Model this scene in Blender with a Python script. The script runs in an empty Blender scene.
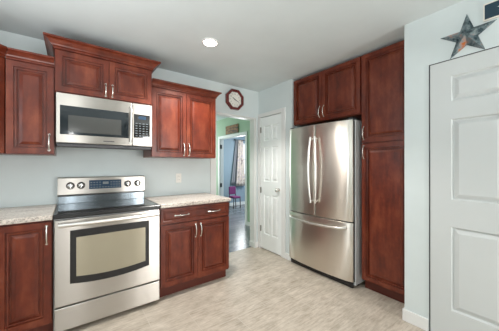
import bpy, bmesh, math, random
from mathutils import Vector, Matrix
random.seed(7)
SC = bpy.context.scene
COL = SC.collection
R = math.radians

# ------------------------------------------------------------------ camera
cam_d = bpy.data.cameras.new('camera')
cam = bpy.data.objects.new('camera', cam_d)
COL.objects.link(cam)
cam.location = (0.1009, -2.9023, 1.2742)
cam.rotation_euler = (math.pi/2 + 0.0011, 0, -0.6453)
cam_d.sensor_fit = 'HORIZONTAL'
cam_d.sensor_width = 36.0
cam_d.lens = 237.67/499*36.0
cam_d.clip_start = 0.02
SC.camera = cam

# ------------------------------------------------------------------ view, world
SC.view_settings.view_transform = 'Standard'
SC.view_settings.look = 'None'
SC.view_settings.gamma = 1.0
SC.view_settings.use_curve_mapping = False
SC.view_settings.exposure = 0.05
SC.cycles.use_denoising = True
SC.cycles.max_bounces = 10
SC.cycles.diffuse_bounces = 6
SC.cycles.glossy_bounces = 5
SC.cycles.sample_clamp_indirect = 6.0

world = bpy.data.worlds.new('sky')
SC.world = world
world.use_nodes = True
wn = world.node_tree.nodes
wn['Background'].inputs[0].default_value = (0.80, 0.90, 1.0, 1)
wn['Background'].inputs[1].default_value = 1.6

# ------------------------------------------------------------------ big lights (daylight at the windows, plus added fills)
def area(name, loc, rot, sx, sy, power, col=(1, 1, 1), spread=180):
    d = bpy.data.lights.new(name, 'AREA')
    d.shape = 'RECTANGLE'; d.size = sx; d.size_y = sy; d.energy = power; d.color = col
    d.spread = R(spread)
    o = bpy.data.objects.new(name, d); COL.objects.link(o)
    o.location = loc; o.rotation_euler = rot
    return o
area('daylight_window_a', (1.88, -5.30, 1.25), (R(90), 0, 0), 0.16, 1.7, 56, (1.0, 0.98, 0.95))
area('daylight_window_b', (0.12, -5.30, 1.25), (R(90), 0, 0), 0.08, 1.7, 15, (1.0, 0.98, 0.95))
area('daylight_sink_window', (-1.03, -1.25, 1.60), (0, R(-90), 0), 0.95, 0.13, 7, (0.96, 0.99, 1.0))
area('ceiling_fill', (-0.38, -2.5, 1.32), (R(180), 0, 0), 0.8, 2.2, 36, (0.98, 1.0, 1.0))  # added upward fill to brighten the ceiling, no fixture here
area('hall_fill', (2.2, 4.1, 1.5), (R(-90), 0, 0), 1.6, 1.6, 50, (0.95, 1.0, 1.0))  # added fill lamp at the unseen end of the hall
area('daylight_far_room', (4.75, 3.3, 1.5), (R(-90), 0, 0), 0.9, 1.0, 30, (0.92, 0.97, 1.0))
area('far_room_fill', (4.6, 2.0, 2.40), (0, 0, 0), 0.5, 0.5, 60, (0.95, 0.98, 1.0))  # added fill to lift the blue room, not a real fixture

# ------------------------------------------------------------------ materials
def mat(name, col, rough=0.5, metal=0.0, **kw):
    m = bpy.data.materials.new(name); m.use_nodes = True
    b = m.node_tree.nodes['Principled BSDF']
    b.inputs['Base Color'].default_value = (*col, 1)
    b.inputs['Roughness'].default_value = rough
    b.inputs['Metallic'].default_value = metal
    for k, v in kw.items():
        b.inputs[k.replace('_', ' ')].default_value = v
    return m
def nodes(m):
    nt = m.node_tree
    return nt, nt.nodes, nt.links, nt.nodes['Principled BSDF']
def ramp(nt, stops):
    r = nt.nodes.new('ShaderNodeValToRGB')
    el = r.color_ramp.elements
    while len(el) < len(stops): el.new(0.5)
    for e, (p, c) in zip(el, stops):
        e.position = p; e.color = (*c, 1)
    return r
def noise(nt, scale, detail=4, rough=0.55, vscale=(1, 1, 1), rot=(0, 0, 0)):
    tc = nt.nodes.new('ShaderNodeTexCoord'); mp = nt.nodes.new('ShaderNodeMapping')
    mp.inputs['Scale'].default_value = vscale; mp.inputs['Rotation'].default_value = rot
    nt.links.new(tc.outputs['Object'], mp.inputs[0])
    n = nt.nodes.new('ShaderNodeTexNoise')
    n.inputs['Scale'].default_value = scale; n.inputs['Detail'].default_value = detail
    n.inputs['Roughness'].default_value = rough
    nt.links.new(mp.outputs[0], n.inputs['Vector'])
    return n
def paint(name, col, rough=0.6, var=0.03, bump=0.02, scale=160):
    m = mat(name, col, rough)
    nt, N, L, b = nodes(m)
    n = noise(nt, 2.5, 3)
    r = ramp(nt, [(0.3, tuple(c*(1-var) for c in col)), (0.7, tuple(min(1, c*(1+var)) for c in col))])
    L.new(n.outputs['Fac'], r.inputs[0]); L.new(r.outputs[0], b.inputs['Base Color'])
    n2 = noise(nt, scale, 2)
    bp = N.new('ShaderNodeBump'); bp.inputs['Strength'].default_value = bump; bp.inputs['Distance'].default_value = 0.01
    L.new(n2.outputs['Fac'], bp.inputs['Height']); L.new(bp.outputs[0], b.inputs['Normal'])
    return m
def cherry(name, horizontal=False):
    m = mat(name, (0.12, 0.022, 0.012), 0.30)
    nt, N, L, b = nodes(m)
    vs = (1.6, 9, 9) if horizontal else (9, 9, 1.6)
    n = noise(nt, 2.2, 6, 0.6, vs)
    n2 = noise(nt, 9.0, 5, 0.65, (1, 1, 0.6))
    mx = N.new('ShaderNodeMath'); mx.operation = 'MULTIPLY_ADD'; mx.inputs[1].default_value = 0.4
    mu = N.new('ShaderNodeMath'); mu.operation = 'MULTIPLY'; mu.inputs[1].default_value = 0.6
    L.new(n2.outputs['Fac'], mu.inputs[0]); L.new(n.outputs['Fac'], mx.inputs[0]); L.new(mu.outputs[0], mx.inputs[2])
    r = ramp(nt, [(0.30, (0.044, 0.0065, 0.0028)), (0.5, (0.134, 0.0212, 0.0080)), (0.70, (0.235, 0.056, 0.0240))])
    L.new(mx.outputs[0], r.inputs[0]); L.new(r.outputs[0], b.inputs['Base Color'])
    b.inputs['Coat Weight'].default_value = 0.22
    b.inputs['Specular IOR Level'].default_value = 0.35
    b.inputs['Coat Roughness'].default_value = 0.30
    return m
def steel(name, col=(0.50, 0.475, 0.44), rough=0.31, vs=(1, 1, 60), bump=0.03):
    m = mat(name, col, rough, 1.0)
    nt, N, L, b = nodes(m)
    n = noise(nt, 3.0, 3, 0.6, vs)
    r = ramp(nt, [(0.3, tuple(c*0.99 for c in col)), (0.7, tuple(min(1, c*1.01) for c in col))])
    L.new(n.outputs['Fac'], r.inputs[0]); L.new(r.outputs[0], b.inputs['Base Color'])
    rr = N.new('ShaderNodeMapRange'); rr.inputs['To Min'].default_value = rough-0.02; rr.inputs['To Max'].default_value = rough+0.02
    L.new(n.outputs['Fac'], rr.inputs['Value']); L.new(rr.outputs[0], b.inputs['Roughness'])
    # slow ripple of the thin sheet
    n3 = noise(nt, 1.6, 1, 0.4, (2.2, 2.2, 0.35))
    bp = N.new('ShaderNodeBump'); bp.inputs['Strength'].default_value = bump*4; bp.inputs['Distance'].default_value = 0.03
    L.new(n3.outputs['Fac'], bp.inputs['Height']); L.new(bp.outputs[0], b.inputs['Normal'])
    tg = N.new('ShaderNodeTangent'); tg.direction_type = 'RADIAL'; tg.axis = 'Z'
    L.new(tg.outputs[0], b.inputs['Tangent'])
    b.inputs['Anisotropic'].default_value = 0.93; b.inputs['Anisotropic Rotation'].default_value = 0.25
    return m

M = {}
M['wall'] = paint('wall_paint_grey_blue', (0.635, 0.695, 0.70), 0.55)
M['ceil'] = paint('ceiling_paint', (0.63, 0.68, 0.685), 0.8)
M['taupe'] = paint('wall_paint_taupe', (0.22, 0.19, 0.16), 0.6)  # unseen front wall; dark tone added for contrast in the steel reflections
M['green'] = paint('wall_paint_green', (0.36, 0.50, 0.35), 0.6)
M['blue'] = paint('wall_paint_blue', (0.27, 0.35, 0.42), 0.6)
M['white'] = paint('trim_paint_white', (0.76, 0.76, 0.75), 0.35, 0.015, 0.01)
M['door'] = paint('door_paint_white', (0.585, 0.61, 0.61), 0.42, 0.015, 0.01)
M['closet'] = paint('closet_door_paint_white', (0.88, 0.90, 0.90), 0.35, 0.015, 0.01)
M['wood'] = cherry('cherry_wood')
M['woodh'] = cherry('cherry_wood_horizontal', True)
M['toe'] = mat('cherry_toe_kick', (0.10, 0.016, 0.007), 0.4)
M['steel'] = steel('brushed_steel')
M['steelv'] = steel('brushed_steel_fridge', (0.76, 0.715, 0.65), 0.29, (3, 3, 60), 0.035)
M['shadesteel'] = steel('shaded_riser_steel', (0.22, 0.26, 0.29), 0.25)  # steel darkened: recess shade and cooktop reflection put into the riser's colour
M['chrome'] = mat('satin_nickel', (0.78, 0.75, 0.70), 0.22, 1.0)
M['bright'] = mat('bright_steel', (0.82, 0.80, 0.77), 0.33, 1.0)
M['knobsteel'] = mat('knob_steel', (0.55, 0.54, 0.52), 0.22, 1.0)
M['black'] = mat('black_enamel', (0.012, 0.012, 0.013), 0.25)
M['glassblk'] = mat('black_glass', (0.010, 0.010, 0.011), 0.06, 0.0, Coat_Weight=0.6, Coat_Roughness=0.03)
M['ovenglass'] = mat('oven_window_glass', (0.40, 0.36, 0.27), 0.10, 0.35)  # beige colour stands in for the bright room reflected in darker glass
M['mwglass'] = mat('microwave_window_glass', (0.018, 0.024, 0.028), 0.06, 0.0)
M['display'] = mat('display_blue_glass', (0.025, 0.055, 0.10), 0.15)
M['grey'] = mat('appliance_grey_paint', (0.66, 0.67, 0.68), 0.45)
M['dgrey'] = mat('dark_grey_plastic', (0.05, 0.05, 0.055), 0.5)
M['rubber'] = mat('dark_gasket', (0.03, 0.028, 0.028), 0.6)
M['print'] = mat('keypad_print', (0.16, 0.19, 0.21), 0.5)
M['hinge'] = mat('aged_steel', (0.25, 0.24, 0.22), 0.35, 1.0)
M['iron'] = mat('black_iron', (0.02, 0.02, 0.022), 0.4)
M['clockwood'] = mat('red_stained_wood', (0.13, 0.012, 0.010), 0.25, Coat_Weight=0.5)
M['clockface'] = mat('clock_dial_cream', (0.80, 0.78, 0.72), 0.4)
M['plastic'] = mat('white_plastic', (0.82, 0.80, 0.75), 0.4)
M['navy'] = mat('navy_painted_wood', (0.008, 0.035, 0.058), 0.5)
M['signwhite'] = mat('sign_white', (0.75, 0.72, 0.65), 0.6)
M['purple'] = mat('purple_fabric', (0.17, 0.03, 0.13), 0.8)
M['dark'] = mat('dark_wood', (0.03, 0.02, 0.018), 0.4)
M['lens'] = mat('lamp_lens', (1, 1, 1), 0.5)
lb = M['lens'].node_tree.nodes['Principled BSDF']
lb.inputs['Emission Color'].default_value = (1, 0.93, 0.82, 1); lb.inputs['Emission Strength'].default_value = 14

# plaque in the hall: brown board with mottled darker pattern
m = M['plaque'] = mat('plaque_brown', (0.16, 0.075, 0.03), 0.6)
nt, N, L, b = nodes(m)
n = noise(nt, 14, 3, 0.6, (1, 0.6, 1.6)); r = ramp(nt, [(0.4, (0.04, 0.018, 0.008)), (0.55, (0.30, 0.13, 0.035)), (0.7, (0.20, 0.16, 0.04))])
L.new(n.outputs['Fac'], r.inputs[0]); L.new(r.outputs[0], b.inputs['Base Color'])
# curtain with a printed pattern
m = M['curtain'] = mat('curtain_print', (0.5, 0.4, 0.38), 0.9)
nt, N, L, b = nodes(m)
n = noise(nt, 9, 4, 0.6); r = ramp(nt, [(0.35, (0.25, 0.21, 0.22)), (0.48, (0.72, 0.62, 0.54)), (0.66, (0.50, 0.42, 0.48))])
L.new(n.outputs['Fac'], r.inputs[0]); L.new(r.outputs[0], b.inputs['Base Color'])
m = M['curtainshade'] = mat('curtain_shaded_grey', (0.30, 0.30, 0.33), 0.9)  # shadowed part of the curtain, its shade painted as flat grey
# rusted tin of the star
m = M['tin'] = mat('rusty_tin', (0.2, 0.2, 0.2), 0.38, 0.8)
nt, N, L, b = nodes(m)
n = noise(nt, 16, 5, 0.7); r = ramp(nt, [(0.38, (0.03, 0.055, 0.068)), (0.54, (0.22, 0.28, 0.30)), (0.61, (0.36, 0.27, 0.25)), (0.70, (0.50, 0.14, 0.03))])
L.new(n.outputs['Fac'], r.inputs[0]); L.new(r.outputs[0], b.inputs['Base Color'])
# countertop: streaky stone-look laminate
m = M['counter'] = mat('stone_look_countertop', (0.6, 0.55, 0.5), 0.28)
nt, N, L, b = nodes(m)
n1 = noise(nt, 3.2, 6, 0.65, (0.9, 4.0, 4.0), (0, 0, 0.35)); n2 = noise(nt, 75, 3, 0.7)
r1 = ramp(nt, [(0.30, (0.24, 0.19, 0.16)), (0.45, (0.56, 0.49, 0.43)), (0.60, (0.72, 0.66, 0.60)), (0.75, (0.42, 0.37, 0.33))])
r2 = ramp(nt, [(0.36, (0.32, 0.28, 0.26)), (0.50, (0.92, 0.92, 0.92)), (0.68, (1.15, 1.12, 1.08))])
mm = N.new('ShaderNodeMix'); mm.data_type = 'RGBA'; mm.blend_type = 'MULTIPLY'; mm.inputs[0].default_value = 0.8
L.new(n1.outputs['Fac'], r1.inputs[0]); L.new(n2.outputs['Fac'], r2.inputs[0])
L.new(r1.outputs[0], mm.inputs[6]); L.new(r2.outputs[0], mm.inputs[7]); L.new(mm.outputs[2], b.inputs['Base Color'])
# kitchen floor: grey-beige streaked tiles
m = M['floor'] = mat('streaked_floor_tile', (0.4, 0.36, 0.32), 0.42)
nt, N, L, b = nodes(m)
tc = N.new('ShaderNodeTexCoord')
mp = N.new('ShaderNodeMapping'); mp.inputs['Location'].default_value = (0.0, 0.02, 0)
L.new(tc.outputs['Object'], mp.inputs[0])
bk = N.new('ShaderNodeTexBrick'); bk.offset = 0.5
bk.inputs['Scale'].default_value = 1.0; bk.inputs['Brick Width'].default_value = 0.61; bk.inputs['Row Height'].default_value = 0.305
bk.inputs['Mortar Size'].default_value = 0.0022; bk.inputs['Mortar Smooth'].default_value = 0.1
bk.inputs['Color1'].default_value = (0.0, 0, 0, 1); bk.inputs['Color2'].default_value = (1, 1, 1, 1); bk.inputs['Mortar'].default_value = (0.5, 0.5, 0.5, 1)
L.new(mp.outputs[0], bk.inputs['Vector'])
ns = noise(nt, 3.4, 7, 0.68, (2.4, 18, 1)); nb = noise(nt, 5.0, 6, 0.68, (1.3, 2.2, 1))
ad = N.new('ShaderNodeMath'); ad.operation = 'MULTIPLY_ADD'; ad.inputs[1].default_value = 0.55
ml = N.new('ShaderNodeMath'); ml.operation = 'MULTIPLY'; ml.inputs[1].default_value = 0.45
L.new(nb.outputs['Fac'], ml.inputs[0]); L.new(ns.outputs['Fac'], ad.inputs[0]); L.new(ml.outputs[0], ad.inputs[2])
ad2 = N.new('ShaderNodeMath'); ad2.operation = 'MULTIPLY_ADD'; ad2.inputs[1].default_value = 0.05
L.new(bk.outputs['Color'], ad2.inputs[0]); L.new(ad.outputs[0], ad2.inputs[2])
rf = ramp(nt, [(0.34, (0.27, 0.224, 0.172)), (0.50, (0.44, 0.378, 0.310)), (0.66, (0.61, 0.54, 0.46))])
L.new(ad2.outputs[0], rf.inputs[0])
mx = N.new('ShaderNodeMix'); mx.data_type = 'RGBA'; mx.inputs[7].default_value = (0.53, 0.475, 0.41, 1)
L.new(bk.outputs['Fac'], mx.inputs[0]); L.new(rf.outputs[0], mx.inputs[6]); L.new(mx.outputs[2], b.inputs['Base Color'])
bp = N.new('ShaderNodeBump'); bp.inputs['Strength'].default_value = 0.15; bp.inputs['Distance'].default_value = 0.004
L.new(ns.outputs['Fac'], bp.inputs['Height']); L.new(bp.outputs[0], b.inputs['Normal'])
# hall floor: dark boards
m = M['hallfloor'] = mat('dark_board_floor', (0.06, 0.06, 0.07), 0.25)
nt, N, L, b = nodes(m)
tc = N.new('ShaderNodeTexCoord')
bk = N.new('ShaderNodeTexBrick'); bk.offset = 0.37
bk.inputs['Scale'].default_value = 1.0; bk.inputs['Brick Width'].default_value = 1.2; bk.inputs['Row Height'].default_value = 0.125
bk.inputs['Mortar Size'].default_value = 0.002
bk.inputs['Color1'].default_value = (0.12, 0.13, 0.145, 1); bk.inputs['Color2'].default_value = (0.18, 0.19, 0.205, 1); bk.inputs['Mortar'].default_value = (0.02, 0.02, 0.02, 1)
L.new(tc.outputs['Object'], bk.inputs['Vector']); L.new(bk.outputs['Color'], b.inputs['Base Color'])
# window glass
m = M['pane'] = mat('window_glass', (1, 1, 1), 0.02, 0.0, Transmission_Weight=1.0, IOR=1.02)

# ------------------------------------------------------------------ mesh helpers
class MB:
    def __init__(s): s.v = []; s.f = []; s.sm = []
    def add(s, vs, fs, smooth=False):
        o = len(s.v); s.v += [Vector(v) for v in vs]
        for f in fs: s.f.append(tuple(i+o for i in f)); s.sm.append(smooth)
        return s
    def box(s, x0, x1, y0, y1, z0, z1):
        x0, x1 = sorted((x0, x1)); y0, y1 = sorted((y0, y1)); z0, z1 = sorted((z0, z1))
        return s.add([(x0,y0,z0),(x1,y0,z0),(x1,y1,z0),(x0,y1,z0),(x0,y0,z1),(x1,y0,z1),(x1,y1,z1),(x0,y1,z1)],
              [(0,3,2,1),(4,5,6,7),(0,1,5,4),(1,2,6,5),(2,3,7,6),(3,0,4,7)])
    def prism(s, poly, z0, z1):
        n = len(poly)
        return s.add([(x,y,z0) for x,y in poly]+[(x,y,z1) for x,y in poly],
              [tuple(range(n-1,-1,-1)), tuple(range(n,2*n))]+[(i,(i+1)%n,n+(i+1)%n,n+i) for i in range(n)])
    def tube(s, pts, r, n=10, cap=True, smooth=True):
        pts = [Vector(p) for p in pts]; rs = r if isinstance(r, (list, tuple)) else [r]*len(pts)
        vs = []; fs = []; prev = None
        for i, p in enumerate(pts):
            t = (pts[min(i+1,len(pts)-1)]-pts[max(i-1,0)]).normalized()
            if prev is None:
                a = Vector((0,0,1)) if abs(t.z) < .9 else Vector((1,0,0))
                u = t.cross(a).normalized()
            else:
                u = (prev - t*prev.dot(t)).normalized()
            prev = u; w = t.cross(u)
            for k in range(n):
                th = 2*math.pi*k/n
                vs.append(p+(u*math.cos(th)+w*math.sin(th))*rs[i])
        for i in range(len(pts)-1):
            for k in range(n):
                fs.append((i*n+k, i*n+(k+1)%n, (i+1)*n+(k+1)%n, (i+1)*n+k))
        s.add(vs, fs, smooth)
        if cap:
            s.add(vs[:n], [tuple(range(n-1,-1,-1))]); s.add(vs[-n:], [tuple(range(n))])
        return s
    def lathe(s, prof, origin, axis='z', n=28, smooth=True):
        # prof: list of (radius, along)
        ax = {'x': Vector((1,0,0)), 'y': Vector((0,1,0)), 'z': Vector((0,0,1)), '-x': Vector((-1,0,0)), '-y': Vector((0,-1,0)), '-z': Vector((0,0,-1))}[axis]
        a = Vector((0,0,1)) if abs(ax.z) < .5 else Vector((1,0,0))
        u = ax.cross(a).normalized(); w = ax.cross(u); o = Vector(origin); vs = []; fs = []
        for r_, h in prof:
            for k in range(n):
                th = 2*math.pi*k/n; vs.append(o+ax*h+(u*math.cos(th)+w*math.sin(th))*r_)
        for i in range(len(prof)-1):
            for k in range(n): fs.append((i*n+k, i*n+(k+1)%n, (i+1)*n+(k+1)%n, (i+1)*n+k))
        s.add(vs, fs, smooth)
        s.add(vs[:n], [tuple(range(n-1,-1,-1))]); s.add(vs[-n:], [tuple(range(n))])
        return s
    def rings(s, fr, w, h, steps, thick):
        """panelled slab: fr maps (u,v,d) to world (u along, v up, d outward); steps (inset, depth)"""
        loops = []
        for ins, d in [(0, 0), (0, thick)] + [(i, thick+d) for i, d in steps]:
            loops.append([(ins,ins,d),(w-ins,ins,d),(w-ins,h-ins,d),(ins,h-ins,d)])
        vs = [fr(*p) for l in loops for p in l]; fs = [(3,2,1,0)]
        for i in range(len(loops)-1):
            for k in range(4): fs.append((4*i+k, 4*i+(k+1)%4, 4*i+4+(k+1)%4, 4*i+4+k))
        e = 4*(len(loops)-1); fs.append((e,e+1,e+2,e+3))
        return s.add(vs, fs)
    def sweep(s, path, prof, zbase, pre=None, post=None):
        """moulding: path xy open polyline, prof (out, dz); outward is to the right of travel"""
        P = [Vector((x,y)) for x,y in path]; n = len(prof); vs = []; fs = []
        for i, p in enumerate(P):
            ds = []
            if i > 0: ds.append((P[i]-P[i-1]).normalized())
            elif pre: ds.append(Vector(pre).normalized())
            if i < len(P)-1: ds.append((P[i+1]-P[i]).normalized())
            elif post: ds.append(Vector(post).normalized())
            ns = [Vector((d.y,-d.x)) for d in ds]
            if len(ns) == 2:
                bb = (ns[0]+ns[1]).normalized(); bb = bb/ max(.3, bb.dot(ns[0]))
            else: bb = ns[0]
            for o, dz in prof: q = p+bb*o; vs.append((q.x,q.y,zbase+dz))
        for i in range(len(P)-1):
            for k in range(n): fs.append((i*n+k, (i+1)*n+k, (i+1)*n+(k+1)%n, i*n+(k+1)%n))
        fs.append(tuple(range(n))); fs.append(tuple(range((len(P)-1)*n+n-1, (len(P)-1)*n-1, -1)))
        return s.add(vs, fs)
    def obj(s, name, m, parent=None, bevel=0.0, seg=2, origin=None, fixn=True):
        me = bpy.data.meshes.new(name)
        o = bpy.data.objects.new(name, me); COL.objects.link(o)
        base = Vector((0,0,0))
        if parent is not None:
            base = BASE[parent.name].copy(); o.parent = parent
            BASE[o.name] = base
        else:
            base = Vector(origin) if origin is not None else Vector((0,0,0)); o.location = base; BASE[o.name] = base
        me.from_pydata([v-base for v in s.v], [], s.f)
        me.polygons.foreach_set('use_smooth', s.sm)
        if fixn:
            bm = bmesh.new(); bm.from_mesh(me); bmesh.ops.recalc_face_normals(bm, faces=bm.faces); bm.to_mesh(me); bm.free()
        me.materials.append(m); me.update()
        if bevel > 0:
            md = o.modifiers.new('bevel', 'BEVEL'); md.width = bevel; md.segments = seg; md.limit_method = 'ANGLE'; md.angle_limit = R(40)
        return o
BASE = {}
def thing(name, label, cat, loc, group=None):
    o = bpy.data.objects.new(name, None); COL.objects.link(o); o.location = loc; o.empty_display_size = 0.1
    BASE[o.name] = Vector(loc); o['label'] = label; o['category'] = cat
    if group: o['group'] = group
    return o
def tag(o, label, cat, group=None):
    o['label'] = label; o['category'] = cat
    if group: o['group'] = group
    return o
def struct(o, label=None, cat=None):
    o['kind'] = 'structure'
    if label: o['label'] = label; o['category'] = cat
    return o
def S(name, label, cat, boxes, m, bevel=0.0):
    b = MB()
    for q in boxes: b.box(*q)
    return struct(b.obj(name, m, bevel=bevel), label, cat)

# ------------------------------------------------------------------ the setting
XB = 2.464; XD = 2.304; ZC = 2.435; XL = -0.91; YB = -5.2
S('floor', 'grey-beige streaked tile floor of the kitchen', 'floor', [(XL-.12, 3.25, YB-.12, 0.06, -0.1, 0)], M['floor'])
S('floor_hall', 'dark board floor of the hall beyond the doorway', 'floor', [(1.0, 6.2, 0.06, 4.3, -0.1, 0)], M['hallfloor'])
S('ceiling', 'plain pale ceiling', 'ceiling', [(XL-.12, 6.2, YB-.12, 4.3, ZC, ZC+.1)], M['ceil'])
# wall with the range, doorway cut through it
DX0, DX1, DZ = 1.70, 2.395, 2.005
S('wall_back', 'pale grey-blue wall behind the range', 'wall', [(XL-.12, DX0, 0, .12, 0, ZC), (DX1, XB+.1, 0, .12, 0, ZC), (DX0, DX1, 0, .12, DZ, ZC)], M['wall'])
S('wall_left', 'pale grey-blue wall at the left end of the kitchen', 'wall',
  [(XL-.12, XL, YB, -1.6, 0, ZC), (XL-.12, XL, -.9, 0, 0, ZC), (XL-.12, XL, -1.6, -.9, 0, 1.1), (XL-.12, XL, -1.6, -.9, 2.1, ZC)], M['wall'])
S('wall_front', 'wall behind the viewer with two tall windows', 'wall',
  [(XL-.12, -.05, YB-.12, YB, 0, ZC), (.29, 1.66, YB-.12, YB, 0, ZC), (2.10, XD+.12, YB-.12, YB, 0, ZC)] +
  [(x0, x1, YB-.12, YB, z0, z1) for x0, x1 in ((-.05, .29), (1.66, 2.10)) for z0, z1 in ((0, .35), (2.15, ZC))], M['taupe'])
# wall with the closet door
CY0, CY1, CZ = -0.055, -0.520, 2.02
S('wall_right', 'pale wall around the narrow closet door', 'wall',
  [(XB, XB+.11, CY0, 0, 0, ZC), (XB, XB+.11, -.700, CY1, 0, ZC), (XB, XB+.11, CY1, CY0, CZ, ZC), (XB+.11, XB+.13, CY1-.05, 0, 0, ZC)], M['wall'])
S('wall_alcove', 'left return wall of the refrigerator alcove', 'wall', [(XB+.13, 3.25, -.700, -.62, 0, ZC)], M['wall'])
S('wall_alcove_back', 'back wall of the refrigerator alcove', 'wall', [(3.13, 3.25, -2.104, -.701, 0, ZC)], M['wall'])
# wall with the big door, in front of the pantry line
EY0, EY1, EZ = -2.273, -3.195, 2.047
S('wall_side', 'pale grey-blue wall around the large white door', 'wall',
  [(XD, XD+.12, EY0, -2.104, 0, ZC), (XD+.12, 3.25, -2.22, -2.104, 0, ZC), (XD, XD+.12, YB, EY1, 0, ZC), (XD, XD+.12, EY1, EY0, EZ, ZC),
   (XD+.06, XD+.12, EY1, EY0, 0, EZ)], M['wall'])  # last box is an unseen backing added to block light at the door gap
# hall and the blue room
HX = 3.13
HY0, HY1, HZ = 1.265, 2.365, 1.955
S('wall_hall', 'green hall wall seen through the doorway', 'wall',
  [(HX, HX+.1, .12, HY0, 0, ZC), (HX, HX+.1, HY1, 4.2, 0, ZC), (HX, HX+.1, HY0, HY1, HZ, ZC), (XB+.1, HX+.1, .02, .12, 0, ZC)], M['green'])
S('wall_hall_end', 'end walls of the hall', 'wall',
  [(1.0, HX, 4.2, 4.3, 0, .5), (1.0, HX, 4.2, 4.3, 2.2, ZC), (1.0, 1.3, 4.2, 4.3, .5, 2.2), (2.9, HX, 4.2, 4.3, .5, 2.2), (.9, 1.0, .12, 4.3, 0, ZC)], M['green'])
S('wall_far', 'blue wall of the room beyond the hall', 'wall',
  [(HX+.1, 4.42, 3.48, 3.58, 0, ZC), (5.3, 6.2, 3.48, 3.58, 0, ZC), (4.42, 5.3, 3.48, 3.58, 0, .95), (4.42, 5.3, 3.48, 3.58, 2.02, ZC),
   (6.1, 6.2, .9, 3.48, 0, ZC), (HX+.1, 6.2, .8, .9, 0, ZC)], M['blue'])

# trims
def casing_y(name, x0, x1, z, y, wl, wr, wt, t=.016, lab=''):
    b = MB(); b.box(x0-wl, x0, y-t, y, 0, z+wt); b.box(x1, x1+wr, y-t, y, 0, z+wt); b.box(x0, x1, y-t, y, z, z+wt)
    # jamb lining
    b.box(x0-.0, x0+.012, y, y+.12, 0, z); b.box(x1-.012, x1, y, y+.12, 0, z); b.box(x0, x1, y, y+.12, z-.012, z)
    return struct(b.obj(name, M['white'], bevel=.003), lab, 'trim')
casing_y('trim_1', DX0, DX1, DZ, 0, .085, .012, .012, lab='white casing of the doorway to the hall')
b = MB(); t = .016
b.box(XB-t, XB, CY0, -.004, 0, CZ+.058); b.box(XB-t, XB, CY1-.075, CY1, 0, CZ+.058); b.box(XB-t, XB, CY1, CY0, CZ, CZ+.058)
struct(b.obj('trim_2', M['white'], bevel=.003), 'white casing of the narrow closet door', 'trim')
b = MB()
b.box(HX-t, HX, HY0-.07, HY0, 0, HZ+.06); b.box(HX-t, HX, HY1, HY1+.07, 0, HZ+.06); b.box(HX-t, HX, HY0, HY1, HZ, HZ+.06)
b.box(HX, HX+.1, HY1-.012, HY1, 0, HZ); b.box(HX, HX+.1, HY0, HY0+.012, 0, HZ); b.box(HX, HX+.1, HY0, HY1, HZ-.012, HZ)
struct(b.obj('trim_3', M['white'], bevel=.003), 'white casing of the opening in the green hall wall', 'trim')
S('trim_4', 'dark strips drawn as the shaded gap round the large white door', 'trim', [(XD-.004, XD+.05, EY0-.003, EY0, 0, EZ), (XD-.002, XD+.05, EY1, EY1+.003, 0, EZ), (XD-.002, XD+.05, EY1, EY0, EZ-.003, EZ)], M['dgrey'])  # dark strips painted in for the shade of the door gap
def baseb(name, lab, boxes): return S(name, lab, 'baseboard', boxes, M['white'], .004)
baseb('baseboard_side', 'short white baseboard left of the large white door', [(XD-.014, XD, EY0+.004, -2.104, 0, .095), (XD-.014, XD+.10, -2.104, -2.090, 0, .095)])
baseb('baseboard_back', 'small white baseboard in the corner by the closet door', [(DX1+.013, XB-.017, -.014, 0, 0, .085), (DX1-.024, DX1-.012, -.014, .118, 0, .085), (DX1-.024, DX1+.013, -.026, -.0165, 0, .085)])
baseb('baseboard_right', 'bit of white baseboard between closet door and refrigerator', [(XB-.014, XB, -.700, CY1-.075, 0, .085)])
baseb('baseboard_far', 'white baseboard in the blue room', [(HX+.1, 6.1, 3.466, 3.48, 0, .10)])
baseb('baseboard_hall', 'white baseboard of the green hall wall', [(HX-.014, HX, .12, HY0-.07, 0, .08), (HX-.014, HX, HY1+.07, 4.2, 0, .08)])

# panelled doors
def panel_door(name, frm, w, h, thick, cols, rows, m, bev=.012):
    """frm(u,v,d) maps to world. cols/rows: list of (a,b) panel extents"""
    us = sorted({0, w, *[q for c in cols for q in c]}); vs_ = sorted({0, h, *[q for c in rows for q in c]})
    b = MB()
    # front face grid with holes filled by stepped panels
    for i in range(len(us)-1):
        for j in range(len(vs_)-1):
            u0, u1, v0, v1 = us[i], us[i+1], vs_[j], vs_[j+1]
            if (u0, u1) in cols and (v0, v1) in rows:
                loops = []
                for ins, d in [(0, 0), (.008, -.013), (.016, -.013), (.042, -.002)]:
                    loops.append([(u0+ins, v0+ins), (u1-ins, v0+ins), (u1-ins, v1-ins), (u0+ins, v1-ins), d])
                vv = [frm(p[0], p[1], thick+l[4]) for l in loops for p in l[:4]]; ff = []
                for a in range(len(loops)-1):
                    for k in range(4): ff.append((4*a+k, 4*a+(k+1)%4, 4*a+4+(k+1)%4, 4*a+4+k))
                e = 4*(len(loops)-1); ff.append((e, e+1, e+2, e+3)); b.add(vv, ff)
            else:
                b.add([frm(u0, v0, thick), frm(u1, v0, thick), frm(u1, v1, thick), frm(u0, v1, thick)], [(0, 1, 2, 3)])
    b.add([frm(0,0,0), frm(w,0,0), frm(w,h,0), frm(0,h,0), frm(0,0,thick), frm(w,0,thick), frm(w,h,thick), frm(0,h,thick)],
          [(3,2,1,0), (0,1,5,4), (1,2,6,5), (2,3,7,6), (3,0,4,7)])
    # weld
    return b
def weld(o, d=1e-5):
    bm = bmesh.new(); bm.from_mesh(o.data); bmesh.ops.remove_doubles(bm, verts=bm.verts, dist=d)
    bmesh.ops.recalc_face_normals(bm, faces=bm.faces); bm.to_mesh(o.data); bm.free()

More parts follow.
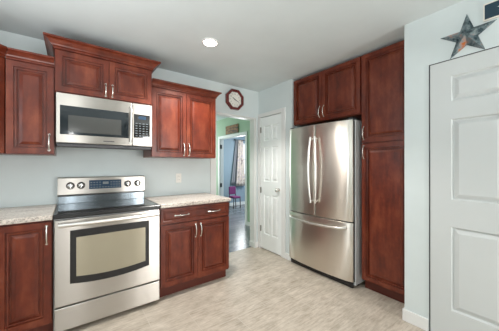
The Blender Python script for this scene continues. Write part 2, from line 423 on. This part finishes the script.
wC = .455
fr = lambda u, v, d: (XB+.030-d, CY0-.005-u, .012+v)
b = panel_door('door_1', fr, wC, 2.0, .034, [(.075, .205), (.250, .380)], [(.225, .825), (1.025, 1.545), (1.635, 1.865)], M['closet'])
d1 = b.obj('door_1', M['closet']); weld(d1); struct(d1, 'narrow white six-panel closet door beside the refrigerator', 'door')
b = MB(); b.lathe([(.026, 0), (.026, .005), (.010, .010), (.010, .030), (.024, .040), (.027, .052), (.022, .062), (.006, .067)], (XB-.004, -.462, .93), '-x', 20)
k = b.obj('knob', M['chrome'], d1); k['label'] = 'round satin nickel door knob'
for z in (1.825, .90, .31):
    b = MB(); b.tube([(XB-.008, CY0-.002, z-.045), (XB-.008, CY0-.002, z+.045)], .007, 10); b.box(XB-.006, XB-.003, CY0-.020, CY0+.006, z-.042, z+.042)
    b.obj('hinge', M['hinge'], d1)['label'] = 'steel hinge'
fr = lambda u, v, d: (XD+.036-d, EY0-.006-u, .008+v)
wE = .910
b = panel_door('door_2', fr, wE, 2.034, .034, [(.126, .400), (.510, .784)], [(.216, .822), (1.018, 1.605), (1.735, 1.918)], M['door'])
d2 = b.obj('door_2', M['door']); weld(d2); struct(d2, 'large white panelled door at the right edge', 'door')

# far room window
def window(name, lab, frm, w, h, bars, m=M['white'], fw=.05):
    """frm(u,v,d)"""
    b = MB()
    def bb(u0, u1, v0, v1, d0=-.02, d1=.03):
        ps = [frm(u, v, d) for d in (d0, d1) for v in (v0, v1) for u in (u0, u1)]
        xs, ys, zs = zip(*ps); b.box(min(xs), max(xs), min(ys), max(ys), min(zs), max(zs))
    bb(0, fw, 0, h); bb(w-fw, w, 0, h); bb(fw, w-fw, 0, fw); bb(fw, w-fw, h-fw, h)
    for kind, p in bars:
        if kind == 'v': bb(p-.015, p+.015, fw, h-fw, -.01, .02)
        else: bb(fw, w-fw, p-.02, p+.02, -.01, .02)
    o = struct(b.obj(name, m), lab, 'window')
    b = MB(); us = [fw] + [p for kd, p in bars if kd == 'v'] + [w-fw]; vs_ = [fw] + [p for kd, p in bars if kd == 'h'] + [h-fw]
    pb = MB(); ps = [frm(u, v, d) for d in (0, .004) for v in (fw, h-fw) for u in (fw, w-fw)]
    xs, ys, zs = zip(*ps); pb.box(min(xs), max(xs), min(ys), max(ys), min(zs), max(zs)); pb.obj('pane', M['pane'], o)
    return o
window('window_1', 'bright window in the blue room', lambda u, v, d: (4.42+u, 3.52+d, .95+v), .88, 1.07, [('h', .53)])

# ------------------------------------------------------------------ cabinets
DOOR_STEPS = [(.0015, .0), (.042, .0), (.043, -.010), (.051, -.010), (.052, -.001), (.060, -.002), (.061, -.017), (.073, -.017), (.0735, -.009), (.093, -.001), (.0945, .0), (.099, .0)]
SMALL_STEPS = [(.002, .0), (.022, .0), (.028, -.006), (.034, -.006), (.044, -.002)]
def F_y(x0, y, z0):           # front facing -y
    return lambda u, v, d: (x0+u, y-d, z0+v)
def F_x(y0, x, z0):           # front facing -x, u runs toward -y
    return lambda u, v, d: (x-d, y0-u, z0+v)
def F_diag(p, q, z0):         # from p to q seen from the front-left to right, outward = right of travel
    t = Vector((q[0]-p[0], q[1]-p[1])).normalized(); n = Vector((t.y, -t.x))
    return lambda u, v, d: (p[0]+t.x*u+n.x*d, p[1]+t.y*u+n.y*d, z0+v)
def pull(parent, fr, u, v, ln=.128, horiz=False, name='handle'):
    """arched bar pull centred at (u,v); d=0 is the door face"""
    pts = []; rs = []
    for i in range(13):
        s = -1+2*i/12; a = s*ln/2; d = .004+.026*(1-abs(s)**2.6)
        pts.append(fr(u+(a if horiz else 0), v+(0 if horiz else a), d)); rs.append(.0052 if abs(s) < .9 else .0068)
    b = MB(); b.tube(pts, rs, 10)
    for s in (-1, 1):
        a = s*ln/2; p0 = fr(u+(a if horiz else 0), v+(0 if horiz else a), 0.0); p1 = fr(u+(a if horiz else 0), v+(0 if horiz else a), .008)
        b.tube([p0, p1], .0085, 10)
    o = b.obj(name, M['chrome'], parent); o['label'] = 'arched satin nickel pull'
    return o
def cdoor(parent, fr0, w, h, steps=DOOR_STEPS, thick=.020, name='door', m=None):
    b = MB(); b.rings(fr0, w, h, steps, thick)
    return b.obj(name, m or M['wood'], parent)
def sub(fr, du, dv, dd=0.0):
    return lambda u, v, d: fr(u+du, v+dv, d+dd)
CROWN = [(0, 0), (.010, 0), (.010, .014), (.020, .020), (.025, .030), (.046, .056), (.060, .064), (.068, .066), (.068, .080), (0, .080)]
CROWNS = [(0, 0), (.008, 0), (.008, .012), (.016, .018), (.020, .028), (.036, .046), (.048, .054), (.054, .056), (.054, .070), (0, .070)]

# wall cabinet right of the microwave
Z0, Z1 = 1.366, 2.105
t_ = thing('upper_cabinet', 'two-door cherry wall cabinet between microwave and doorway', 'cabinet', (1.137, -.16, Z0))
X0, X1, D = .765, 1.517, -.322
MB().box(X0, X1, D, -.001, Z0, Z1).obj('body', M['wood'], t_, .002)
for a, bb_, pu in ((X0+.006, 1.1375, 1), (1.1425, X1-.006, 0)):
    f = F_y(a, D-.0005, Z0+.006); w = bb_-a
    d = cdoor(t_, f, w, Z1-Z0-.024)
    pull(d, sub(f, 0, 0, .020), (w-.028) if pu else .028, .082)
b = MB().sweep([(X0+.0, D-.012), (X1, D-.012), (X1, -.001)], CROWNS, Z1-.010); b.obj('crown_moulding', M['woodh'], t_)

# narrow wall cabinet left of the microwave
t_ = thing('upper_cabinet', 'narrow single-door cherry wall cabinet left of microwave', 'cabinet', (-.152, -.16, Z0))
X0, X1 = -.298, -.0065
MB().box(X0, X1, D, -.001, Z0, Z1).obj('body', M['wood'], t_, .002)
f = F_y(X0+.004, D-.0005, Z0+.006); w = X1-X0-.008
d = cdoor(t_, f, w, Z1-Z0-.024); pull(d, sub(f, 0, 0, .020), w-.030, .095)
MB().sweep([(-.2975, D-.012), (X1, D-.012)], CROWNS, Z1-.010, pre=(.284, .284)).obj('crown_moulding', M['woodh'], t_)

# diagonal corner wall cabinet
t_ = thing('corner_cabinet', 'diagonal cherry corner wall cabinet at the left edge', 'cabinet', (-.6, -.3, Z0))
P = [(XL+.002, -.001), (-.301, -.001), (-.301, D), (-.585, -.606), (XL+.002, -.606)]
MB().prism(P, Z0, Z1).obj('body', M['wood'], t_, .002)
f = F_diag((-.585, -.606), (-.301, D), Z0+.006); L_ = math.hypot(.284, .606+D)
f2 = sub(f, .010, 0, .0008); d = cdoor(t_, f2, L_-.030, Z1-Z0-.024); pull(d, sub(f2, 0, 0, .020), .030, .095)
MB().sweep([(XL+.002, -.618), (-.5845, -.618), (-.3005, D-.012)], CROWNS, Z1-.010, post=(1, 0)).obj('crown_moulding', M['woodh'], t_)

# cabinet over the microwave (deeper, taller)
t_ = thing('upper_cabinet', 'raised two-door cherry wall cabinet directly above microwave', 'cabinet', (.381, -.2, 1.885))
X0, X1, DM, Z0m, Z1m = -.004, .759, -.378, 1.884, 2.250
MB().box(X0, X1, DM, -.001, Z0m, Z1m).obj('body', M['wood'], t_, .002)
for a, bb_, pu in ((X0+.006, .3785, 1), (.3835, X1-.006, 0)):
    f = F_y(a, DM-.0005, Z0m+.006); w = bb_-a
    d = cdoor(t_, f, w, .338)
    pull(d, sub(f, 0, 0, .020), (w-.024) if pu else .024, .068, .105)
MB().sweep([(X0, -.001), (X0, DM-.010), (X1, DM-.010), (X1, -.001)], CROWN, Z1m-.012).obj('crown_moulding', M['woodh'], t_)

# base cabinets
BT = .876
def base_cab(lab, X0, X1, doors, drawer, loc):
    t_ = thing('base_cabinet', lab, 'cabinet', loc)
    MB().box(X0, X1, -.606, -.002, .105, BT).obj('body', M['wood'], t_, .002)
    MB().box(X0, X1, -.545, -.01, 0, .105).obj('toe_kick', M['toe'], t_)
    top = .862
    if drawer:
        f = F_y(X0+.008, -.6065, .722); w = X1-X0-.016
        d = cdoor(t_, f, w, .140, SMALL_STEPS, .020, 'drawer', M['woodh'])
        for u in (w*.27, w*.745): pull(d, sub(f, 0, 0, .020), u, .070, .135, True)
        top = .708
    n = len(doors)
    for (a, bb_, side) in doors:
        f = F_y(a, -.6065, .128); w = bb_-a; h = top-.128
        d = cdoor(t_, f, w, h)
        if side: pull(d, sub(f, 0, 0, .020), (w-.026) if side == 'r' else .026, h-.092)
    return t_
base_cab('cherry base cabinet with drawer and two doors right of range', .768, 1.532, [(.776, 1.1475, 'r'), (1.1525, 1.524, 'l')], True, (1.14, -.3, 0))
base_cab('narrow cherry base cabinet with tall door left of range', -.300, -.006, [(-.296, -.012, 'r')], False, (-.15, -.3, 0))
base_cab('cherry corner base cabinet left of the narrow base cabinet', XL+.002, -.302, [(XL+.3, -.310, None)], False, (-.6, -.3, 0))
o = MB().box(.768, 1.540, -.648, -.001, BT+.001, .914).obj('countertop', M['counter'], bevel=.006, seg=3, origin=(1.14, -.32, BT))
tag(o, 'streaky beige stone-look countertop between range and doorway', 'countertop')
o = MB().box(XL+.002, -.004, -.648, -.001, BT+.001, .914).obj('countertop', M['counter'], bevel=.006, seg=3, origin=(-.4, -.32, BT))
tag(o, 'streaky beige stone-look countertop left of range', 'countertop')

# cabinets in the right-hand alcove
XP = 2.512
t_ = thing('upper_cabinet', 'two-door cherry cabinet above the refrigerator', 'cabinet', (2.8, -1.17, 1.812))
Ya, Yb, Za, Zb = -.709, -1.638, 1.812, 2.414
MB().box(XP, 3.12, Yb, Ya, Za, Zb).obj('body', M['wood'], t_, .002)
ym = -1.160
for y0, y1, side in ((Ya-.004, ym+.0025, 'r'), (ym-.0025, Yb+.010, 'l')):
    f = F_x(y0, XP-.0005, Za+.008); w = y0-y1
    d = cdoor(t_, f, w, Zb-Za-.018); pull(d, sub(f, 0, 0, .020), (w-.026) if side == 'r' else .026, .100)
t_ = thing('pantry_cabinet', 'tall narrow cherry pantry cabinet right of the refrigerator', 'cabinet', (2.8, -1.87, 0))
Yc, Yd = -1.641, -2.100
MB().box(XP, 3.12, Yd, Yc, .10, Zb).obj('body', M['wood'], t_, .002)
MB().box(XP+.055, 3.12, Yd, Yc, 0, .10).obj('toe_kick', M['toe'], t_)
for z0, z1, pv in ((.114, 1.497, 1.497-.114-.085), (1.509, Zb-.010, .098)):
    f = F_x(Yc-.004, XP-.0005, z0); w = Yc-Yd-.010
    d = cdoor(t_, f, w, z1-z0); pull(d, sub(f, 0, 0, .020), .024, pv)

# ------------------------------------------------------------------ range
t_ = thing('range', 'stainless electric range with black glass cooktop between base cabinets', 'stove', (.381, -.33, 0))
RX0, RX1, RF = .001, .763, -.615
b = MB().box(RX0, RX1, RF, -.012, .035, .895); b.obj('body', M['grey'], t_, .003)
for x in (.06, .70):
    for y in (-.56, -.07): MB().lathe([(.018, 0), (.014, .034)], (x, y, 0), 'z', 14).obj('foot', M['dgrey'], t_)
# cooktop: glass in a black rim with a rounded front edge
MB().box(RX0-.004, RX1+.004, -.655, -.075, .878, .912).obj('cooktop', M['black'], t_, .008, 3)
g = MB().box(RX0+.018, RX1-.018, -.628, -.095, .9122, .9150).obj('cooktop_glass', M['glassblk'], t_, .001)
for x, y, r in ((.20, -.48, .105), (.56, -.48, .085), (.20, -.22, .075), (.56, -.22, .095)):
    n = 40; vs = [(x+rr*math.cos(2*math.pi*k/n), y+rr*math.sin(2*math.pi*k/n), .9153) for rr in (r-.002, r+.001) for k in range(n)]
    MB().add(vs, [(k, (k+1) % n, n+(k+1) % n, n+k) for k in range(n)]).obj('burner_ring', M['dgrey'], g)
# back guard: riser and tilted control panel
MB().box(RX0+.004, RX1-.004, -.064, -.012, .895, .984).obj('riser', M['shadesteel'], t_, .003)
MB().box(RX0+.004, RX1-.004, -.058, -.012, .984, .992).obj('riser_gap_shade', M['black'], t_)  # solid black strip standing in for the shade between riser and panel
pts = [(-.070, .990), (-.098, 1.000), (-.085, 1.158), (-.068, 1.165), (-.012, 1.165), (-.012, .990)]
b = MB(); n = len(pts)
b.add([(RX0+.002, y, z) for y, z in pts]+[(RX1-.002, y, z) for y, z in pts], [tuple(range(n)), tuple(range(2*n-1, n-1, -1))]+[(i, (i+1) % n, n+(i+1) % n, n+i) for i in range(n)])
cp = b.obj('control_panel', M['steel'], t_, .004)
def panel_y(z): return -.098+.013*(z-1.0)/.158
for x in (.100, .182, .588, .684):
    b = MB().lathe([(.030, 0), (.030, .006), (.024, .008), (.022, .026), (.018, .029), (.004, .030)], (x, panel_y(1.085)-.0005, 1.085), '-y', 24)
    b.box(x-.004, x+.004, panel_y(1.085)-.038, panel_y(1.085)-.026, 1.064, 1.106)
    kb = b.obj('knob', M['knobsteel'], t_)
    MB().lathe([(.0335, 0), (.0335, .003), (.030, .003)], (x, panel_y(1.085)-.0002, 1.085), '-y', 24).obj('bezel', M['dgrey'], kb)
za, zb = 1.045, 1.132
ds = MB().add([(.246, panel_y(za)-.0015, za), (.528, panel_y(za)-.0015, za), (.528, panel_y(zb)-.0015, zb), (.246, panel_y(zb)-.0015, zb),
               (.246, panel_y(za)+.004, za), (.528, panel_y(za)+.004, za), (.528, panel_y(zb)+.004, zb), (.246, panel_y(zb)+.004, zb)],
              [(0,1,2,3), (7,6,5,4), (0,4,5,1), (1,5,6,2), (2,6,7,3), (3,7,4,0)]).obj('display', M['display'], t_)
b = MB()
for i in range(11):
    for j in range(3):
        if 4 <= i <= 6 and j > 0: continue
        x = .258+i*.0245; z = 1.058+j*.024; y = panel_y(z)-.0020
        b.box(x, x+.013, y-.0003, y+.0004, z, z+.006)
b.box(.362, .412, panel_y(1.1)-.0024, panel_y(1.1)-.001, 1.090, 1.114)
b.obj('button_print', M['print'], ds)
# oven door
DF = -.655
od = MB().box(RX0+.004, RX1-.004, DF, RF-.003, .226, .868).obj('oven_door', M['steel'], t_, .006, 3)
def bowed(x0, x1, z0, z1, sag, y, n=18):
    return [(x0, z1), (x0, z0)] + [(x0+(x1-x0)*i/n, z0-sag*(1-(2*i/n-1)**2)) for i in range(1, n)] + [(x1, z0), (x1, z1)]
def plate_y(poly, y0, y1):
    n = len(poly); b = MB()
    return b.add([(x, y0, z) for x, z in poly]+[(x, y1, z) for x, z in poly],
                 [tuple(range(n)), tuple(range(2*n-1, n-1, -1))]+[(i, (i+1) % n, n+(i+1) % n, n+i) for i in range(n)])
plate_y(bowed(.098, .664, .385, .785, .028, 0), DF-.0035, DF+.002).obj('window_frame', M['black'], od)
plate_y(bowed(.136, .632, .432, .728, .020, 0), DF-.0048, DF-.001).obj('window_glass', M['ovenglass'], od)
b = MB(); pts = []
for i in range(17):
    s = -1+2*i/16; pts.append((.381+s*.352, DF-.046-.012*(1-s*s), .838))
b.tube(pts, .0155, 14)
for s in (-1, 1): b.box(.381+s*.335-.014, .381+s*.335+.014, DF-.040, DF+.002, .826, .850)
b.obj('handle', M['bright'], od, .002)
MB().box(RX0+.004, RX1-.004, DF+.004, RF-.003, .040, .214).obj('drawer', M['steel'], t_, .006, 3)

# ------------------------------------------------------------------ microwave
t_ = thing('microwave', 'stainless over-the-range microwave mounted below the raised cabinet', 'microwave', (.381, -.2, 1.436))
MB().box(.004, .758, -.376, -.003, 1.452, 1.882).obj('body', M['dgrey'], t_, .002)
MB().box(.012, .750, -.392, -.30, 1.436, 1.456).obj('vent_grille', M['dgrey'], t_, .003)
md = MB().box(.003, .5735, -.400, -.377, 1.466, 1.881).obj('door', M['steel'], t_, .006, 3)
wf = MB().box(.030, .545, -.4022, -.398, 1.536, 1.778).obj('window', M['mwglass'], md, .002)
MB().box(.085, .480, -.4032, -.401, 1.558, 1.700).obj('window_screen', mat('microwave_screen', (0.085, 0.088, 0.085), 0.12, 0.3), wf)
b = MB(); pts = [(.560, -.402-.036*math.sin(math.pi*min(1, max(0, .04+.92*i/14)))**.35, 1.487+.345*i/14) for i in range(15)]
b.tube(pts, .010, 12); b.tube([(.560, -.399, 1.492), (.560, -.425, 1.492)], .011, 12); b.tube([(.560, -.399, 1.826), (.560, -.425, 1.826)], .011, 12)
b.obj('handle', M['bright'], md)
MB().box(.338, .424, -.4012, -.399, 1.492, 1.499).obj('badge', M['dgrey'], md)
cp = MB().box(.5755, .759, -.400, -.377, 1.466, 1.881).obj('control_panel', M['steel'], t_, .006, 3)
kp = MB().box(.588, .736, -.4022, -.398, 1.546, 1.775).obj('keypad', M['glassblk'], cp, .002)
b = MB()
for i in range(4):
    for j in range(6):
        x = .602+i*.032; z = 1.562+j*.024; b.box(x, x+.018, -.4028, -.4018, z, z+.007)
b.obj('key_print', M['print'], kp)
MB().box(.630, .700, -.4028, -.4018, 1.728, 1.758).obj('display', M['display'], kp)

# ------------------------------------------------------------------ refrigerator
t_ = thing('refrigerator', 'stainless french-door refrigerator with bottom freezer drawer', 'refrigerator', (2.75, -1.14, 0))
FY0, FY1, FXB = -.690, -1.586, 2.418
MB().box(2.456, 3.05, -1.598, -.708, .030, 1.752).obj('body', M['grey'], t_, .004)
MB().box(2.432, 2.4565, -1.578, -.720, .006, .062).obj('base_grille', M['black'], t_)
for y in (-1.56, -.74): MB().lathe([(.02, 0), (.02, .030)], (2.56, y, 0), 'z', 12).obj('foot', M['dgrey'], t_)
MB().box(2.444, 2.4575, -1.590, -.715, .070, 1.745).obj('gasket', M['rubber'], t_)
def bulged(y0, y1, z0, z1, name, full0=FY0, full1=FY1, n=14, bulge=.035):
    """door with a gently convex front; rounded outer edges"""
    outline = []
    for i in range(n+1):
        y = y0+(y1-y0)*i/n; s = (y-full0)/(full1-full0)*2-1
        x = FXB-bulge*(1-s*s)
        e = min(abs(y-full0), abs(y-full1))
        outline.append((x+(.012*(1-e/.012)**2 if e < .012 else 0), y))
    b = MB(); m_ = len(outline)
    poly = outline + [(2.443, y1), (2.443, y0)]
    k = len(poly)
    vs = [(x, y, z0) for x, y in poly]+[(x, y, z1) for x, y in poly]
    b.add(vs, [tuple(range(k)), tuple(range(2*k-1, k-1, -1))])
    for i in range(k): b.add([vs[i], vs[(i+1) % k], vs[k+(i+1) % k], vs[k+i]], [(0, 1, 2, 3)], smooth=i < m_-1)
    o = b.obj(name, M['steelv'], t_)
    weld(o)
    md_ = o.modifiers.new('bevel', 'BEVEL'); md_.width = .006; md_.segments = 3; md_.limit_method = 'ANGLE'; md_.angle_limit = R(40)
    return o
YS = -1.1375
dl = bulged(FY0, YS+.0025, .690, 1.756, 'door'); dr = bulged(YS-.0025, FY1, .690, 1.756, 'door'); fz = bulged(FY0, FY1, .066, .679, 'freezer_drawer')
for dd, sgn in ((dl, 1), (dr, -1)):
    pts = []
    for i in range(21):
        s = -1+2*i/20
        pts.append((2.346-.014*(1-s*s), YS+sgn*(.030+.022*(1-s*s)), 1.225+s*.385))
    b = MB(); b.tube(pts, .0120, 12)
    for p, dz in ((pts[0], .022), (pts[-1], -.022)): b.tube([(p[0], p[1], p[2]+dz), (2.390, p[1], p[2]+dz)], .0095, 12)
    b.obj('handle', M['bright'], dd)
pts = []
for i in range(21):
    s = -1+2*i/20; pts.append((2.387+.025*s*s-.040*min(1, (1-abs(s))*7+.25)-.006*(1-s*s), YS+.012-s*.395, .612-.020*(1-s*s)+.010))
b = MB(); b.tube(pts, .0125, 12)
for p in (pts[0], pts[-1]): b.tube([p, (2.418, p[1], p[2])], .013, 12)
b.obj('handle', M['bright'], fz)
for y in (-.73, -1.55): MB().box(2.44, 2.56, y-.03, y+.03, 1.7535, 1.775).obj('hinge_cover', M['dgrey'], t_, .004)

# ------------------------------------------------------------------ small things on the walls
# octagonal clock
cx, cz = 2.002, 2.232
t_ = thing('wall_clock', 'octagonal red wooden clock above the doorway', 'clock', (cx, 0, cz-.155))
def octa(r, y): return [(cx+r*math.cos(R(22.5+45*k)), y, cz+r*math.sin(R(22.5+45*k))) for k in range(8)]
loops = [octa(.158, -.001), octa(.158, -.040), octa(.148, -.052), octa(.122, -.046), octa(.115, -.024)]
vs = [p for l in loops for p in l]; fs = [tuple(range(8))]
for i in range(len(loops)-1):
    for k in range(8): fs.append((8*i+k, 8*i+(k+1) % 8, 8*i+8+(k+1) % 8, 8*i+8+k))
fs.append(tuple(range(39, 31, -1)))
MB().add(vs, fs).obj('case', M['clockwood'], t_, .003)
l1, l2 = octa(.1148, -.0245), octa(.1148, -.0262)
dial = MB().add(l1+l2, [tuple(range(8)), tuple(range(15, 7, -1))]+[(k, (k+1) % 8, 8+(k+1) % 8, 8+k) for k in range(8)]).obj('dial', M['clockface'], t_)
b = MB()
for k in range(60):
    a = R(6*k); r0, r1 = (.096, .101) if k % 5 else (.092, .101); w = .0007 if k % 5 else .0014
    u = Vector((math.sin(a), 0, math.cos(a))); v = Vector((math.cos(a), 0, -math.sin(a))); o = Vector((cx, -.0268, cz))
    b.add([o+u*r0-v*w, o+u*r0+v*w, o+u*r1+v*w, o+u*r1-v*w], [(0, 1, 2, 3)])
b.obj('minute_marks', M['iron'], dial)
def text_mesh(name, s, size, place, m, parent):
    c = bpy.data.curves.new(name, 'FONT'); c.body = s; c.size = size; c.align_x = 'CENTER'; c.align_y = 'CENTER'; c.resolution_u = 2; c.extrude = .0002
    o = bpy.data.objects.new(name, c); COL.objects.link(o)
    dg = bpy.context.evaluated_depsgraph_get(); me = bpy.data.meshes.new_from_object(o.evaluated_get(dg))
    bpy.data.objects.remove(o)
    b = MB(); b.add([place(v.co.x, v.co.y, v.co.z) for v in me.vertices], [tuple(p.vertices) for p in me.polygons])
    bpy.data.meshes.remove(me)
    return b.obj(name, m, parent, fixn=False)
for h in range(1, 13):
    a = R(30*h); px, pz = cx+.078*math.sin(a), cz+.078*math.cos(a)
    text_mesh('numeral', str(h), .026, lambda x, y, z, px=px, pz=pz: (px+x, -.0268-z, pz+y), M['iron'], dial)
def hand(ang, ln, w, y, name):
    a = R(ang); u = Vector((math.sin(a), 0, math.cos(a))); v = Vector((math.cos(a), 0, -math.sin(a))); o = Vector((cx, y, cz)); q = Vector((0, -.001, 0))
    p = [o-u*.018-v*w, o-u*.018+v*w, o+u*ln*.7+v*w, o+u*ln, o+u*ln*.7-v*w]
    MB().add(p+[i+q for i in p], [(0,1,2,3,4), (9,8,7,6,5)]+[(i, (i+1) % 5, 5+(i+1) % 5, 5+i) for i in range(5)]).obj(name, M['iron'], dial)
hand(112, .078, .0038, -.0285, 'minute_hand'); hand(302, .055, .0048, -.0305, 'hour_hand')
MB().lathe([(.007, 0), (.007, .004)], (cx, -.0285, cz), '-y', 16).obj('hub', M['iron'], dial)

# outlet plate
t_ = thing('outlet_plate', 'white outlet plate on the wall above right countertop', 'outlet', (1.177, 0, 1.066))
pl = MB().box(1.142, 1.212, -.006, -.0005, 1.064, 1.178).obj('plate', M['plastic'], t_, .003)
for z in (1.100, 1.142):
    r_ = MB().box(1.160, 1.194, -.0085, -.005, z-.014, z+.014).obj('receptacle', M['plastic'], t_, .003)
    MB().box(1.168, 1.170, -.0090, -.0084, z-.003, z+.008).box(1.184, 1.186, -.0090, -.0084, z-.003, z+.008).obj('slots', M['dgrey'], r_)

# five-pointed tin star over the big door
sy, sz, sr = -2.492, 2.173, .157
pr = [Vector((0, sy-rr*math.sin(R(a)), sz+rr*math.cos(R(a)))) for k in range(5) for rr, a in ((sr, 72*k), (sr*.385, 72*k+36))]
xb, xf = XD-.004, XD-.054
vs = [(xb, p.y, p.z) for p in pr]+[(xf, sy, sz), (xb, sy, sz)]
b = MB()
for k in range(10):
    b.add([vs[k], vs[(k+1) % 10], vs[10]], [(0, 1, 2)]); b.add([vs[(k+1) % 10], vs[k], vs[11]], [(0, 1, 2)])
o = b.obj('barn_star', M['tin'], origin=(XD, sy, sz)); weld(o); tag(o, 'rusty five-pointed tin star hung above the large white door', 'wall star')

# navy sign with white stars
t_ = thing('wall_sign', 'navy painted sign with white star at top right corner', 'sign', (XD, -2.74, 2.235))
gy0, gy1, gz0, gz1 = -2.582, -2.90, 2.238, 2.336
MB().box(XD-.012, XD-.001, gy1, gy0, gz0, gz1).obj('board', M['navy'], t_, .001)
b = MB(); w = .006
b.box(XD-.018, XD-.001, gy0, gy0+w, gz0-w, gz1+w); b.box(XD-.018, XD-.001, gy1-w, gy1, gz0-w, gz1+w)
b.box(XD-.018, XD-.001, gy1, gy0, gz1, gz1+w); b.box(XD-.018, XD-.001, gy1, gy0, gz0-w, gz0)
b.obj('frame', M['signwhite'], t_)
for y in (-2.662, -2.742, -2.822):
    p = [(y-rr*math.sin(R(a)), (gz0+gz1)/2+.004+rr*math.cos(R(a))) for k in range(5) for rr, a in ((.022, 72*k), (.009, 72*k+36))]
    b = MB(); b.add([(XD-.0128, *q) for q in p]+[(XD-.0122, *q) for q in p], [tuple(range(10)), tuple(range(19, 9, -1))]+[(i, (i+1) % 10, 10+(i+1) % 10, 10+i) for i in range(10)])
    b.obj('star', M['signwhite'], t_)

# recessed ceiling lamp
lx, ly = 1.146, -.899
t_ = thing('recessed_light', 'round recessed ceiling light switched on', 'ceiling light', (lx, ly, ZC))
n = 32
b = MB(); prof = [(.078, -.0005), (.078, -.005), (.064, -.009), (.060, -.002), (.060, -.0005)]
b.lathe(prof, (lx, ly, ZC), 'z', n)
b.obj('trim_ring', M['white'], t_)
MB().lathe([(.060, -.0085), (.060, -.0105), (.036, -.0150), (.002, -.0165)], (lx, ly, ZC), 'z', n).obj('lens', M['lens'], t_)
def spot(loc, e, name):
    d = bpy.data.lights.new(name, 'SPOT'); d.energy = e; d.spot_size = R(130); d.spot_blend = 0.35; d.shadow_soft_size = .09; d.color = (1, .95, .89)
    o = bpy.data.objects.new(name, d); COL.objects.link(o); o.location = loc
spot((lx, ly, ZC-.03), 130, 'recessed_light_glow')

# ------------------------------------------------------------------ hall and far room things
o = MB().box(HX-.022, HX-.001, 1.53, 2.06, 2.03, 2.225).obj('hall_plaque', M['plaque'], bevel=.003, origin=(HX, 1.8, 2.03))
tag(o, 'brown wooden plaque above the opening in the green hall wall', 'plaque')
for z in (1.755, .78): 
    b = MB(); b.tube([(HX+.004, HY1-.014, z-.05), (HX+.004, HY1-.014, z+.05)], .012, 10); b.box(HX+.004, HX+.05, HY1-.016, HY1-.0125, z-.05, z+.05)
    o = b.obj('hinge', M['iron'], bpy.data.objects['trim_3']); o['label'] = 'black iron hinge'
# curtain rod and curtain
o = MB().tube([(4.30, 3.44, 2.105), (5.40, 3.44, 2.105)], .012, 10).lathe([(.004, 0), (.024, .012), (.024, .03), (.004, .042)], (4.30, 3.44, 2.105), '-x', 14).obj('curtain_rod', M['iron'], origin=(4.85, 3.44, 2.105))
for x in (4.36, 5.34): MB().box(x-.008, x+.008, 3.444, 3.479, 2.098, 2.112).obj('bracket', M['iron'], o)
tag(o, 'dark curtain rod above the window in the blue room', 'curtain rod')
def curtain(lab, x0t, x1t, x0b, x1b, zt, zb, y, m, folds):
    nu, nv = folds*8, 12; vs = []; fs = []
    for j in range(nv+1):
        t = j/nv; z = zt+(zb-zt)*t; a = x0t+(x0b-x0t)*t; bb_ = x1t+(x1b-x1t)*t
        for i in range(nu+1):
            s = i/nu; vs.append((a+(bb_-a)*s, y-.028*math.sin(s*folds*2*math.pi+t*.6)*(.6+.4*t), z))
    for j in range(nv):
        for i in range(nu): k = j*(nu+1)+i; fs.append((k, k+1, k+nu+2, k+nu+1))
    o = MB().add(vs, fs, True).obj('curtain', m, origin=((x0t+x1t)/2, y, zb), fixn=False)
    md_ = o.modifiers.new('solid', 'SOLIDIFY'); md_.thickness = .004
    tag(o, lab, 'curtain')
curtain('patterned beige curtain at the left side of the far window', 4.40, 4.58, 4.30, 4.66, 2.095, .62, 3.40, M['curtain'], 3)
curtain('shaded panel of the curtain, painted grey, left of the patterned part', 4.33, 4.42, 4.14, 4.31, 2.090, .66, 3.445, M['curtainshade'], 2)
# purple chair
t_ = thing('chair', 'small purple padded chair in the blue room beyond the hall', 'chair', (4.06, 3.10, 0))
qx, qy = 4.06, 3.10
MB().box(qx-.13, qx+.13, qy-.14, qy+.14, .30, .36).obj('seat', M['purple'], t_, .02, 3)
MB().box(qx-.12, qx+.12, qy+.11, qy+.16, .40, .64).obj('backrest', M['purple'], t_, .02, 3)
for sx in (-1, 1):
    for s2 in (-1, 1):
        MB().tube([(qx+sx*.125, qy+s2*.125, 0), (qx+sx*.11, qy+s2*.125, .30 if s2 < 0 else .42)], .013, 8).obj('leg', M['dark'], t_)
